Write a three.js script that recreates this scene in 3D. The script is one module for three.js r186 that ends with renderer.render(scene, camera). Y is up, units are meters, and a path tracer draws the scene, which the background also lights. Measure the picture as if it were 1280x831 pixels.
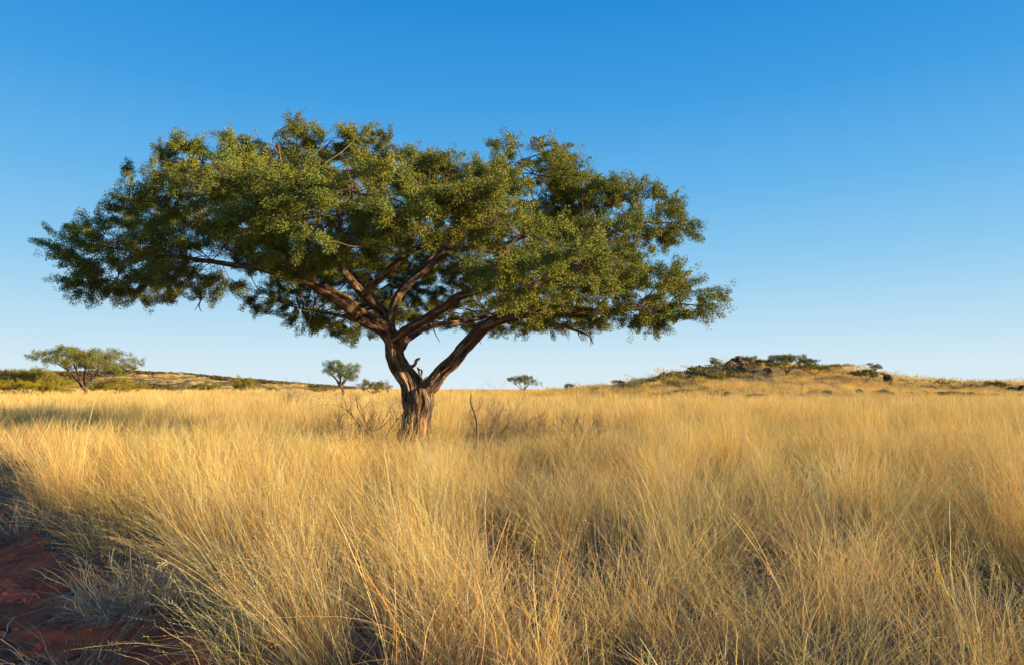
import * as THREE from 'three';
import { mergeGeometries } from 'three/addons/utils/BufferGeometryUtils.js';

// ------------------------------------------------------------------ camera, sky, sun, exposure
const scene = new THREE.Scene();
const renderer = new THREE.WebGLRenderer({ antialias: true });
renderer.toneMapping = THREE.LinearToneMapping;
renderer.toneMappingExposure = 2.22;
renderer.shadowMap.enabled = true;
renderer.shadowMap.type = THREE.PCFSoftShadowMap;

const EYE = 1.7, FOCAL = 853, PITCH = Math.atan2(70.5, FOCAL);
const camera = new THREE.PerspectiveCamera(2 * Math.atan(415.5 / FOCAL) * 180 / Math.PI, 1024 / 664, 0.05, 6000);
camera.position.set(0, EYE, 0);
camera.rotation.set(PITCH, 0, 0);

const SUN_AZ = 74 * Math.PI / 180, SUN_EL = 10.6 * Math.PI / 180;   // azimuth from straight behind the viewer, towards the right
const sunDir = new THREE.Vector3(Math.sin(SUN_AZ) * Math.cos(SUN_EL), Math.sin(SUN_EL), Math.cos(SUN_AZ) * Math.cos(SUN_EL));
const sun = new THREE.DirectionalLight(new THREE.Color(1.0, 0.77, 0.46), 5.0);
sun.position.copy(sunDir).multiplyScalar(200).add(new THREE.Vector3(0, 0, -40));
sun.target.position.set(0, 0, -40);
sun.castShadow = true;
Object.assign(sun.shadow.camera, { left: -120, right: 120, top: 60, bottom: -60, near: 1, far: 500 });
sun.shadow.mapSize.set(4096, 4096);
scene.add(sun, sun.target);

{ // clear evening sky: pale at the horizon, deep blue above
  const W = 512, H = 1024, d = new Float32Array(W * H * 4);
  const stops = [[0, .72, .845, .91], [2, .66, .82, .905], [5, .50, .74, .90], [10, .285, .60, .875], [16, .14, .465, .835], [23, .055, .345, .765], [31, .019, .255, .68], [45, .013, .19, .56], [90, .010, .14, .45]];
  for (let j = 0; j < H; j++) {
    const e = Math.max(0, (j + .5) / H * 180 - 90);
    let k = 0; while (k < stops.length - 2 && stops[k + 1][0] < e) k++;
    const a = stops[k], b = stops[k + 1], t = Math.min(1, Math.max(0, (e - a[0]) / (b[0] - a[0])));
    for (let i = 0; i < W; i++) {
      const o = (j * W + i) * 4;
      for (let c = 0; c < 3; c++) d[o + c] = (a[c + 1] + (b[c + 1] - a[c + 1]) * t) / 2.22;
      d[o + 3] = 1;
    }
  }
  const sky = new THREE.DataTexture(d, W, H, THREE.RGBAFormat, THREE.FloatType);
  sky.mapping = THREE.EquirectangularReflectionMapping;
  sky.magFilter = sky.minFilter = THREE.LinearFilter;
  sky.colorSpace = THREE.LinearSRGBColorSpace;
  sky.needsUpdate = true;
  scene.background = sky; scene.environment = sky;
}

// ------------------------------------------------------------------ helpers
const V = (x, y, z) => new THREE.Vector3(x, y, z);
function rng(seed) { let a = seed >>> 0; return () => { a = (a + 0x6D2B79F5) | 0; let t = Math.imul(a ^ (a >>> 15), 1 | a); t = (t + Math.imul(t ^ (t >>> 7), 61 | t)) ^ t; return ((t ^ (t >>> 14)) >>> 0) / 4294967296; }; }
function hash3(i, j, k) { let h = Math.imul(i, 374761393) ^ Math.imul(j, 668265263) ^ Math.imul(k, 2147483647 ^ 0x5bd1e995); h = Math.imul(h ^ (h >>> 13), 1274126177); return ((h ^ (h >>> 16)) >>> 0) / 4294967296; }
function noise(x, y, z = 0) {      // value noise, -1 to 1
  const i = Math.floor(x), j = Math.floor(y), k = Math.floor(z);
  const f = t => t * t * (3 - 2 * t), u = f(x - i), v = f(y - j), w = f(z - k), L = (a, b, t) => a + (b - a) * t;
  const p = (a, b, c) => hash3(i + a, j + b, k + c);
  return 2 * L(L(L(p(0, 0, 0), p(1, 0, 0), u), L(p(0, 1, 0), p(1, 1, 0), u), v), L(L(p(0, 0, 1), p(1, 0, 1), u), L(p(0, 1, 1), p(1, 1, 1), u), v), w) - 1;
}
const fbm = (x, y, z = 0, o = 4) => { let s = 0, a = .5; for (let k = 0; k < o; k++) { s += a * noise(x, y, z); x *= 2.03; y *= 2.03; z *= 2.03; a *= .5; } return s; };
const clamp = (x, a = 0, b = 1) => Math.min(b, Math.max(a, x));
const smooth = (a, b, x) => { const t = clamp((x - a) / (b - a)); return t * t * (3 - 2 * t); };
function curve(tab, x) {            // smooth interpolation of [x, y] pairs
  if (x <= tab[0][0]) return tab[0][1];
  for (let k = 1; k < tab.length; k++) if (x < tab[k][0]) { const [a, p] = tab[k - 1], [b, q] = tab[k]; return p + (q - p) * smooth(a, b, x) * .5 + (q - p) * (x - a) / (b - a) * .5; }
  return tab[tab.length - 1][1];
}
// a survey sighting (bearing u, height v on the sketch) and a distance give a point of the place
function at(u, v, d) {
  const up = 415.5 - v, y = up * Math.cos(PITCH) + FOCAL * Math.sin(PITCH), z = -(FOCAL * Math.cos(PITCH) - up * Math.sin(PITCH));
  return V((u - 640) * d / -z, EYE + y * d / -z, -d);
}
class Geo {                          // collects faces into one geometry
  constructor(colored = false) { this.p = []; this.n = []; this.uv = []; this.i = []; this.c = colored ? [] : null; }
  vert(x, y, z, nx, ny, nz, u = 0, v = 0, c) { this.p.push(x, y, z); this.n.push(nx, ny, nz); this.uv.push(u, v); if (this.c) this.c.push(c[0], c[1], c[2]); return this.p.length / 3 - 1; }
  build() {
    const g = new THREE.BufferGeometry();
    g.setAttribute('position', new THREE.Float32BufferAttribute(this.p, 3));
    g.setAttribute('normal', new THREE.Float32BufferAttribute(this.n, 3));
    g.setAttribute('uv', new THREE.Float32BufferAttribute(this.uv, 2));
    if (this.c) g.setAttribute('color', new THREE.Float32BufferAttribute(this.c, 3));
    g.setIndex(this.i);
    return g;
  }
}
function ribbon(g, pts, widths, side, col) {   // a thin strip along pts, lying in the direction side
  let last = -1;
  for (let k = 0; k < pts.length; k++) {
    const p = pts[k], q = pts[Math.min(k + 1, pts.length - 1)], o = pts[Math.max(0, k - 1)];
    const t = q.clone().sub(o), n = side.clone().cross(t).normalize(), w = widths[k] / 2;
    const a = g.vert(p.x - side.x * w, p.y - side.y * w, p.z - side.z * w, n.x, n.y, n.z, 0, k, col);
    g.vert(p.x + side.x * w, p.y + side.y * w, p.z + side.z * w, n.x, n.y, n.z, 1, k, col);
    if (last >= 0) g.i.push(last, last + 1, a + 1, last, a + 1, a);
    last = a;
  }
}
function leaf(g, p, dir, nrm, len, wid, col) {  // a diamond-shaped leaflet
  const s = dir.clone().cross(nrm).normalize().multiplyScalar(wid / 2), n = s.clone().cross(dir).normalize();
  const m = p.clone().addScaledVector(dir, len * .45), e = p.clone().addScaledVector(dir, len);
  const a = g.vert(p.x, p.y, p.z, n.x, n.y, n.z, .5, 0, col), b = g.vert(m.x + s.x, m.y + s.y, m.z + s.z, n.x, n.y, n.z, 1, .5, col);
  const c = g.vert(e.x, e.y, e.z, n.x, n.y, n.z, .5, 1, col), d = g.vert(m.x - s.x, m.y - s.y, m.z - s.z, n.x, n.y, n.z, 0, .5, col);
  g.i.push(a, b, c, a, c, d);
}
function tube(g, pts, radii, sides, col, cap = true, furrow = 0, seed = 0) {   // swept limb; furrow carves bark ridges that run along it
  const up = V(0, 0, 1), N = pts.length; let nrm = null, s = 0, start = g.p.length / 3;
  for (let k = 0; k < N; k++) {
    const t = pts[Math.min(k + 1, N - 1)].clone().sub(pts[Math.max(0, k - 1)]).normalize();
    if (!nrm) { nrm = up.clone().addScaledVector(t, -up.dot(t)); if (nrm.lengthSq() < .01) nrm = V(1, 0, 0).addScaledVector(t, -t.x); nrm.normalize(); }
    else nrm.addScaledVector(t, -nrm.dot(t)).normalize();
    const bin = t.clone().cross(nrm);
    if (k) s += pts[k].distanceTo(pts[k - 1]);
    for (let j = 0; j <= sides; j++) {
      const a = (j % sides) / sides * Math.PI * 2, ca = Math.cos(a), sa = Math.sin(a);
      let r = radii[k];
      if (furrow) {
        const q = 1 - Math.abs(noise(ca * 4.4 + seed, sa * 4.4, s * 1.5 + seed)) * 2, q2 = 1 - Math.abs(noise(ca * 8.6 + seed + .6 * noise(s * 3, ca * 2, sa * 2), sa * 8.6 + 9, s * 3.1)) * 2;
        r *= 1 + furrow * (q * .5 + q2 * .6 + .3 * noise(ca * 9, sa * 9 + seed, s * 7) + noise(ca * 1.1 + seed, sa * 1.1, s * .8 + 4) * 1.0);
      }
      const x = nrm.x * ca + bin.x * sa, y = nrm.y * ca + bin.y * sa, z = nrm.z * ca + bin.z * sa, p = pts[k];
      g.vert(p.x + x * r, p.y + y * r, p.z + z * r, x, y, z, j / sides * Math.max(.02, Math.PI * 2 * radii[0]), s, col);
      if (k && j < sides) { const b = start + k * (sides + 1) + j, c = b - sides - 1; g.i.push(c, c + 1, b + 1, c, b + 1, b); }
    }
  }
  if (cap) { const t = pts[N - 1].clone().sub(pts[N - 2]).normalize(), p = pts[N - 1].clone().addScaledVector(t, radii[N - 1] * .6), e = g.vert(p.x, p.y, p.z, t.x, t.y, t.z, 0, s, col), b = start + (N - 1) * (sides + 1); for (let j = 0; j < sides; j++) g.i.push(b + j, b + j + 1, e); }
}
const taken = {};
function numbered(n) { taken[n] = (taken[n] ?? -1) + 1; return taken[n] ? n + '_' + String(taken[n]).padStart(3, '0') : n; }
function thing(name, label, category, pos, group) {
  const o = new THREE.Group(); o.name = numbered(name); o.position.copy(pos ?? V(0, 0, 0)); o.userData = { label, category };
  if (group) o.userData.group = group;
  scene.add(o); return o;
}
function part(name, geometry, material, parent, kind) {
  const m = new THREE.Mesh(geometry, material); m.name = name; parent.add(m); if (kind) m.userData.kind = kind; return m;
}
function copies(name, geometry, material, list, parent, kind = 'stuff') {   // list of {m: Matrix4, c: Color}
  const o = new THREE.InstancedMesh(geometry, material, list.length); o.name = name;
  list.forEach((e, k) => { o.setMatrixAt(k, e.m); o.setColorAt(k, e.c); });
  o.instanceMatrix.needsUpdate = true; if (kind) o.userData.kind = kind; parent.add(o); return o;
}
function field(size, f, srgb) {      // a tile of computed colour or height
  const d = new Uint8Array(size * size * 4);
  for (let j = 0; j < size; j++) for (let i = 0; i < size; i++) { const c = f(i, j, size), o = (j * size + i) * 4; d[o] = c[0] * 255; d[o + 1] = c[1] * 255; d[o + 2] = c[2] * 255; d[o + 3] = 255; }
  const t = new THREE.DataTexture(d, size, size); t.wrapS = t.wrapT = THREE.RepeatWrapping; t.magFilter = THREE.LinearFilter; t.minFilter = THREE.LinearMipmapLinearFilter; t.generateMipmaps = true;
  if (srgb) t.colorSpace = THREE.SRGBColorSpace; t.needsUpdate = true; return t;
}
// tiling noise: periodic lattice
function tnoise(x, y, per, seed) { const i = Math.floor(x), j = Math.floor(y), f = t => t * t * (3 - 2 * t), u = f(x - i), v = f(y - j), w = (a, n) => ((a % n) + n) % n, h = (a, b) => hash3(w(a, per), w(b, per), seed); return (h(i, j) * (1 - u) + h(i + 1, j) * u) * (1 - v) + (h(i, j + 1) * (1 - u) + h(i + 1, j + 1) * u) * v; }
function tfbm(x, y, size, base, seed, o = 5, sy = 1) { let s = 0, a = .5; for (let k = 0, p = base; k < o; k++, p *= 2) { const py = Math.max(1, Math.round(p * sy)); const X = x / size * p, Y = y / size * py; const i = Math.floor(X), j = Math.floor(Y), f = t => t * t * (3 - 2 * t), u = f(X - i), v = f(Y - j), h = (q, r) => hash3(((q % p) + p) % p, ((r % py) + py) % py, seed + k); s += a * ((h(i, j) * (1 - u) + h(i + 1, j) * u) * (1 - v) + (h(i, j + 1) * (1 - u) + h(i + 1, j + 1) * u) * v); a *= .5; } return s; }

// ------------------------------------------------------------------ the lie of the land
const roadSide = (x, z) => (x - 2.42) * .711 + z * -.703;        // metres from the grass verge: below 0 is the sand track
const roadEdge = (x, z) => Math.min(roadSide(x, z), -z - 2.25) + fbm(x * .8, z * .8, 3) * .35;   // unseen opening round the viewer, added to let low sun onto the front grass
const HILL = [[2, .1], [10, 1.0], [17, 1.9], [21, 2.7], [27, 3.9], [33, 5.0], [37, 5.5], [44, 5.2], [53, 4.9], [60, 3.7], [66, 2.9], [73, 2.4], [83, 2.0], [110, 1.7], [160, .6]];
const RIDGE = [[-700, 9], [-420, 12], [-300, 12.6], [-236, 12.6], [-210, 11.5], [-185, 9.2], [-165, 7.4], [-140, 5], [-118, 3.0], [-95, 1.6], [-60, .4], [-30, 0]];
function height(x, z) {
  let h = fbm(x * .035, z * .035, 1, 3) * .35 * smooth(8, 40, Math.hypot(x, z));
  const d = -z;
  if (d > 50) h += curve(HILL, x * 112 / Math.max(d, 60)) * (smooth(58, 112, d) * .55 + smooth(86, 116, d) * .45) * (1 - smooth(128, 210, d)) * (1 + .12 * fbm(x * .12, z * .12, 5, 3)) + .5 * fbm(x * .45, z * .45, 19, 3) * smooth(75, 95, d) * smooth(8, 20, x * 112 / Math.max(d, 60)) * (1 - smooth(128, 160, d));
  if (d > 280) { const r = curve(RIDGE, x * 420 / d); h += .9 * r * smooth(340, 430, d) * (1 - .7 * smooth(480, 760, d)) * (1 + .12 * fbm(x * .02, z * .02, 8, 4)); }
  const r = roadSide(x, z), e = roadEdge(x, z);
  h += .14 * smooth(-.1, .7, e) - .10 * (1 - smooth(-.35, .15, e)) * (1 - smooth(3.2, 4, -r));
  return h;
}
const onGround = (u, d) => { const x = (u - 640) * d / (FOCAL * Math.cos(PITCH)); return V(x, height(x, -d), -d); };

// ------------------------------------------------------------------ materials
const sandRelief = field(512, (i, j, s) => { const a = tfbm(i, j, s, 8, 11, 6); return [a, a, a]; });
const litterTint = field(1024, (i, j, s) => { const a = tfbm(i, j, s, 6, 31, 7), b = tfbm(i, j, s, 40, 51, 4), c = .62 + .5 * (a - .5) + .55 * (b - .5); return [clamp(c), clamp(c), clamp(c)]; }, true);
const groundMat = new THREE.MeshStandardMaterial({ color: 0xffffff, vertexColors: true, roughness: 1, map: litterTint, bumpMap: sandRelief, bumpScale: .03 });
const barkRelief = field(512, (i, j, s) => { const a = Math.abs(tfbm(i, j, s, 14, 71, 5, .28) - .5) * 2, b = tfbm(i, j, s, 30, 91, 4, .5), v = clamp(a * 1.6 * .7 + b * .3); return [v, v, v]; });
const barkTint = field(512, (i, j, s) => { const a = tfbm(i, j, s, 10, 171, 5, .3), b = tfbm(i, j, s, 4, 191, 4), v = .56 + (a - .5) * 1.15; return [clamp(v * 1.04), clamp(v * (.97 + (b - .5) * .25)), clamp(v * (.95 + (b - .5) * .8))]; }, true);
const bark = new THREE.MeshStandardMaterial({ color: new THREE.Color(.74, .53, .35), roughness: .95, map: barkTint, bumpMap: barkRelief, bumpScale: .1 });
const twigMat = new THREE.MeshStandardMaterial({ color: new THREE.Color(.15, .095, .06), roughness: .95 });
const deadWood = new THREE.MeshStandardMaterial({ color: new THREE.Color(.13, .095, .07), roughness: .95 });
const foliage = new THREE.MeshPhysicalMaterial({ color: 0xffffff, vertexColors: true, roughness: .8, specularIntensity: .35, side: THREE.DoubleSide });
const straw = new THREE.MeshPhysicalMaterial({ color: 0xffffff, vertexColors: true, roughness: .95, specularIntensity: .5, transmission: .35, thickness: 0, side: THREE.DoubleSide });

// ------------------------------------------------------------------ ground and track
{
  const rings = [0]; for (let r = .35; r < 2600; r *= 1.035) rings.push(r);
  const A = 600, g = new Geo(true);
  for (let k = 0; k < rings.length; k++) for (let j = 0; j <= A; j++) {
    const a = (j % A) / A * Math.PI * 2, r = rings[k], x = Math.sin(a) * r, z = -Math.cos(a) * r, y = height(x, z);
    const e = roadEdge(x, z), red = (1 - smooth(-.1, .5, e)) * (1 - smooth(3.2, 4, -roadSide(x, z))), m = clamp(.5 + fbm(x * .25, z * .25, 2, 4)), q = clamp(.5 + 1.2 * fbm(x * .045, z * .03, 4, 4));
    let c = [0, 1, 2].map(i => ([.52, .36, .17][i] * (1 - q) + [.36, .22, .10][i] * q) * (.8 + .4 * m));
    c = c.map((v, i) => v * (1 - red) + [.50, .085, .028][i] * red);
    g.vert(x, y, z, 0, 1, 0, x / 2.3, z / 2.3, c);
    if (k && j < A) { const b = k * (A + 1) + j, q = b - A - 1; g.i.push(q, b + 1, q + 1, q, b, b + 1); }
  }
  const geo = g.build(); geo.computeVertexNormals();
  const m = new THREE.Mesh(geo, groundMat); m.name = 'ground'; m.userData = { kind: 'structure', label: 'wide savanna plain of red sand and straw litter with low hills', category: 'ground' }; scene.add(m);
}
{ // the sand track: clods and ruts as relief
  const sandTint = field(512, (i, j, s) => { const v = .73 + (tfbm(i, j, s, 5, 231, 7) - .5) * .75; return [clamp(v), clamp(v * .98), clamp(v * .96)]; }, true);
  const sandMat = new THREE.MeshStandardMaterial({ color: new THREE.Color(.99, .14, .035), roughness: 1, map: sandTint, bumpMap: sandRelief, bumpScale: .02 });
  const g = new Geo(), T = V(-.703, 0, -.711), Nn = V(.711, 0, -.703), O = V(2.42, 0, 0), n1 = 300, n2 = 74;
  for (let a = 0; a <= n1; a++) for (let b = 0; b <= n2; b++) {
    const s = -3 + a / n1 * 19, w = -3.9 + b / n2 * 4.5, p = O.clone().addScaledVector(T, s).addScaledVector(Nn, w), e = roadEdge(p.x, p.z);
    let y = height(p.x, p.z) + .012 + .05 * fbm(p.x * 2.1, p.z * 2.1, 6, 5) + .025 * Math.abs(noise(p.x * 9, p.z * 9, 2));
    y -= .07 * Math.exp(-(((w + .9) / .16) ** 2)) + .07 * Math.exp(-(((w + 2.5) / .16) ** 2));
    y -= .1 * smooth(0, .35, e) + .12 * smooth(-3.5, -3.9, w);
    g.vert(p.x, y, p.z, 0, 1, 0, p.x / 1.7, p.z / 1.7);
    if (a && b) { const i = a * (n2 + 1) + b, q = i - n2 - 1; g.i.push(q - 1, q, i, q - 1, i, i - 1); }
  }
  const geo = g.build(); geo.computeVertexNormals();
  const m = new THREE.Mesh(geo, sandMat); m.name = 'dirt_track'; m.userData = { kind: 'structure', label: 'dark red sand track along the edge of the tall grass', category: 'track' }; scene.add(m);
}

// ------------------------------------------------------------------ growing trees: limbs reach for points scattered through the crown
function densify(pts, step) {
  const c = new THREE.CatmullRomCurve3(pts.map(p => p.p), false, 'centripetal'), L = c.getLength(), n = Math.max(2, Math.round(L / step)), out = [];
  for (let k = 0; k <= n; k++) {
    const t = k / n, q = c.getPointAt(t), f = c.getUtoTmapping(t) * (pts.length - 1), i = Math.min(pts.length - 2, Math.floor(f));
    out.push({ p: q, r: pts[i].r + (pts[i + 1].r - pts[i].r) * (f - i) });
  }
  return out;
}
function grow({ limbs, pads, count, step, kill, reach, seed, tip, exponent = 2.3, wobble = .25, gap = 1.15, cut = -.22, maxNodes = 40000 }) {
  const R = rng(seed), N = [];   // node: {p, parent, r, limb}
  for (const limb of limbs) {
    const d = densify(limb.pts, step); let last = limb.from ?? -1;
    if (limb.on !== undefined) { let best = 1e9; N.forEach((n, k) => { if (n.limb === limb.on) { const q = n.p.distanceToSquared(d[0].p); if (q < best) { best = q; last = k; } } }); }
    limb.first = N.length;
    for (const e of d) { N.push({ p: e.p, parent: last, min: e.r, limb: limb.id, tipless: limb.dead }); last = N.length - 1; }
    limb.last = N.length - 1;
  }
  const vols = pads.map(p => p.r.x * p.r.y * p.r.z * (p.w ?? 1)), total = vols.reduce((a, b) => a + b, 0), pts = [];
  pads.forEach((pad, k) => {
    const n = Math.round(count * vols[k] / total);
    for (let i = 0; i < n; i++) {
      let x, y, z; do { x = R() * 2 - 1; y = R() * 2 - 1; z = R() * 2 - 1; } while (x * x + y * y + z * z > 1);
      if (y < -.2 && R() < .5) y = -y * .8;
      const q = V(pad.c.x + x * pad.r.x, pad.c.y + y * pad.r.y, pad.c.z + z * pad.r.z);
      if (noise(q.x * gap + seed, q.y * gap * 2.3, q.z * gap) < cut) continue;                    // gaps between the clumps
      pts.push({ p: q, best: -1, d: 1e9 });
    }
  });
  let fresh = N.map((_, k) => k).filter(k => !N[k].tipless), live = pts;
  for (let it = 0; it < 140 && live.length && fresh.length && N.length < maxNodes; it++) {
    for (const a of live) for (const k of fresh) { const q = a.p, n = N[k].p, dx = q.x - n.x, dy = q.y - n.y, dz = q.z - n.z, d = dx * dx + dy * dy + dz * dz; if (d < a.d) { a.d = d; a.best = k; } }
    live = live.filter(a => a.d > kill * kill);
    const pull = new Map();
    for (const a of live) { if (a.d > reach * reach) continue; const n = N[a.best].p, d = a.p.clone().sub(n).normalize(); const e = pull.get(a.best); if (e) e.add(d); else pull.set(a.best, d); }
    fresh = [];
    for (const [k, d] of pull) {
      d.normalize(); d.x += (R() - .5) * wobble; d.y += (R() - .5) * wobble; d.z += (R() - .5) * wobble;
      const par = N[k].parent; if (par >= 0) { const o = N[k].p.clone().sub(N[par].p).normalize(); d.addScaledVector(o, .35); }
      d.normalize();
      const p = N[k].p.clone().addScaledVector(d, step);
      if (N[k].kids && N[k].kids.some(c => N[c].p.distanceToSquared(p) < step * step * .05)) continue;
      N.push({ p, parent: k, min: 0 }); (N[k].kids ??= []).push(N.length - 1); fresh.push(N.length - 1);
    }
  }
  for (const n of N) { n.kids = []; n.s = 0; }
  N.forEach((n, k) => { if (n.parent >= 0) N[n.parent].kids.push(k); });
  for (let k = N.length - 1; k >= 0; k--) { const n = N[k]; if (!n.kids.length) n.s = tip ** exponent; n.r = Math.max(n.min, n.s ** (1 / exponent)); if (n.parent >= 0) N[n.parent].s += n.s; }
  for (let k = 0; k < N.length; k++) { const n = N[k]; if (n.parent >= 0 && !n.min) n.r = Math.min(n.r, N[n.parent].r); n.depth = 0; }
  for (let k = N.length - 1; k >= 0; k--) { const n = N[k]; if (n.parent >= 0) N[n.parent].depth = Math.max(N[n.parent].depth, n.depth + 1); }
  return N;
}
function branchGeo(N, skip, thickest) {         // every chain of grown nodes as a tapering tube
  const g = new Geo(), done = new Uint8Array(N.length);
  for (let k = 0; k < N.length; k++) {
    if (done[k] || skip(N[k])) continue;
    const chain = N[k].parent >= 0 ? [N[k].parent] : []; let c = k;
    while (c >= 0) { done[c] = 1; chain.push(c); let best = -1; for (const q of N[c].kids) if (!done[q] && !skip(N[q]) && (best < 0 || N[q].r > N[best].r)) best = q; c = best; }
    if (chain.length < 2) continue;
    const r0 = N[chain[1]].r, sides = r0 > .06 ? 9 : r0 > .025 ? 6 : r0 > .012 ? 4 : 3;
    tube(g, chain.map(i => N[i].p), chain.map((i, j) => j ? N[i].r : N[chain[1]].r), sides, null, false);
  }
  return g.build();
}
function sprayGeo(seed, n, size, llen, lwid, tint, vary) {    // a leafy shoot: many small leaflets round a puff
  const R = rng(seed), g = new Geo(true);
  for (let k = 0; k < n; k++) {
    let x, y, z; do { x = R() * 2 - 1; y = R() * 2 - 1; z = R() * 2 - 1; } while (x * x + y * y + z * z > 1);
    const o = V(x, y * .6, z), dir = V(x + (R() - .5), y + (R() - .5), z + (R() - .5)).normalize(), nr = V(R() - .5, R() - .5, R() - .5).addScaledVector(V(x, y + .25, z).normalize(), .75).normalize();
    const v = 1 + (R() - .5) * vary, w = (R() - .5) * vary * .6, l = llen * (.7 + .6 * R());
    leaf(g, o.multiplyScalar(size), dir, nr, l, lwid * (.7 + .6 * R()), [tint[0] * v * (1 + w), tint[1] * v, tint[2] * v * (1 - w)]);
  }
  return g.build();
}
const GREEN = [.178, .192, .032];
function branchlet(seed, sprays, n, reach, tint, vary) {        // a forked shoot along +z with feathery sprays of leaflets on it
  const R = rng(seed), g = new Geo(true), z = V(0, 0, 1), q = new THREE.Quaternion(), rl = new THREE.Quaternion();
  const forks = [0, 1, 2].map(() => V((R() - .5) * 2.3, (R() - .5) * .8, 1).normalize());
  for (let j = 0; j < sprays; j++) {
    const f = forks[j % 3], o = V(R() - .5, R() - .5, R() - .5).multiplyScalar(.07).addScaledVector(f, reach * R()), s = .8 * (.65 + .7 * R()) * .145, b = .85 + .3 * R(), sq = V(s * .72, s * .72, s * 1.25);
    q.setFromUnitVectors(z, f).multiply(rl.setFromAxisAngle(z, R() * 6.3));
    for (let k = 0; k < n; k++) {
      let x, y, w; do { x = R() * 2 - 1; y = R() * 2 - 1; w = R() * 2 - 1; } while (x * x + y * y + w * w > 1);
      const p = V(x, y * .6, w).multiply(sq).applyQuaternion(q).add(o), out = V(x, y, w).applyQuaternion(q);
      const dir = out.clone().add(V(R() - .5, R() - .5, R() - .5)).normalize(), nr = V(R() - .5, R() - .5, R() - .5).addScaledVector(out.normalize(), .75).normalize();
      const v = b * (1 + (R() - .5) * vary), c = (R() - .5) * vary * .6;
      leaf(g, p, dir, nr, .037 * (.7 + .6 * R()), .0155 * (.7 + .6 * R()), [tint[0] * v * (1 + c), tint[1] * v, tint[2] * v * (1 - c)]);
    }
  }
  return g.build();
}
const branchlets = [0, 1, 2, 3, 4, 5, 6].map(k => branchlet(100 + k, 9, 84, .40, GREEN, .5));
const smallSprays = [0, 1].map(k => sprayGeo(200 + k, 40, .38, .17, .085, GREEN, .55));
const Q = new THREE.Quaternion(), E = new THREE.Euler(), Z = V(0, 0, 1), roll = new THREE.Quaternion();
function leaves(N, seed, { per, spread, scale, maxR, tint, vary = .35, thin = 0, deep = 3, shoot = 0 }) {
  const R = rng(seed), list = [];
  for (const n of N) {
    if (n.limb !== undefined || n.r > maxR || n.depth > deep) continue;
    if (thin && R() < thin) continue;
    const puff = 1 + (R() - .5) * vary, warm = (R() - .5) * vary, k = Math.round(per * (n.depth ? .6 : 1.2) * (.6 + .8 * R()));
    const along = n.parent >= 0 ? n.p.clone().sub(N[n.parent].p).normalize() : V(0, 1, 0), fork = [0, 1, 2].map(() => along.clone().add(V((R() - .5) * 1.9, (R() - .4) * .7, (R() - .5) * 1.9)).normalize());
    for (let i = 0; i < k; i++) {
      const p = n.p.clone().add(V(R() - .5, (R() - .5) * .8, R() - .5).multiplyScalar(2 * spread)).addScaledVector(fork[i % 3], shoot * R());
      if (shoot) Q.setFromUnitVectors(Z, fork[i % 3]).multiply(roll.setFromAxisAngle(Z, R() * 6.3)); else Q.setFromEuler(E.set(R() * 6.3, R() * 6.3, R() * 6.3));
      const s = scale * (.65 + .7 * R()), b = puff * (.85 + .3 * R());
      list.push({ m: new THREE.Matrix4().compose(p, Q, shoot ? V(s * .72, s * .72, s * 1.25) : V(s, s * .8, s)), c: new THREE.Color(tint[0] * b * (1 + warm * .5), tint[1] * b, tint[2] * b * (1 - warm)) });
    }
  }
  return list;
}
function crown(list, geos, parent, material = foliage) { geos.forEach((g, k) => copies('crown', g, material, list.filter((_, i) => i % geos.length === k), parent)); }
function limbMesh(name, pts, sides, parent, mat, furrow, seed, step = .07) {
  const d = densify(pts, step), g = new Geo();
  d.forEach((e, k) => { const s = k * step, a = Math.min(.06, e.r * .55) * Math.min(1, k * step * 3); e.p.add(V(noise(s * 1.9, seed * 3.3, 1) + .5 * noise(s * 4.1, seed, 5), .7 * noise(s * 1.7, seed * 1.3, 21), noise(s * 1.9, seed * 2.1, 41)).multiplyScalar(a)); });
  tube(g, d.map(e => e.p), d.map(e => e.r), sides, null, true, furrow, seed);
  const geo = g.build(); geo.computeVertexNormals(); return part(name, geo, mat, parent);
}

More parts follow.
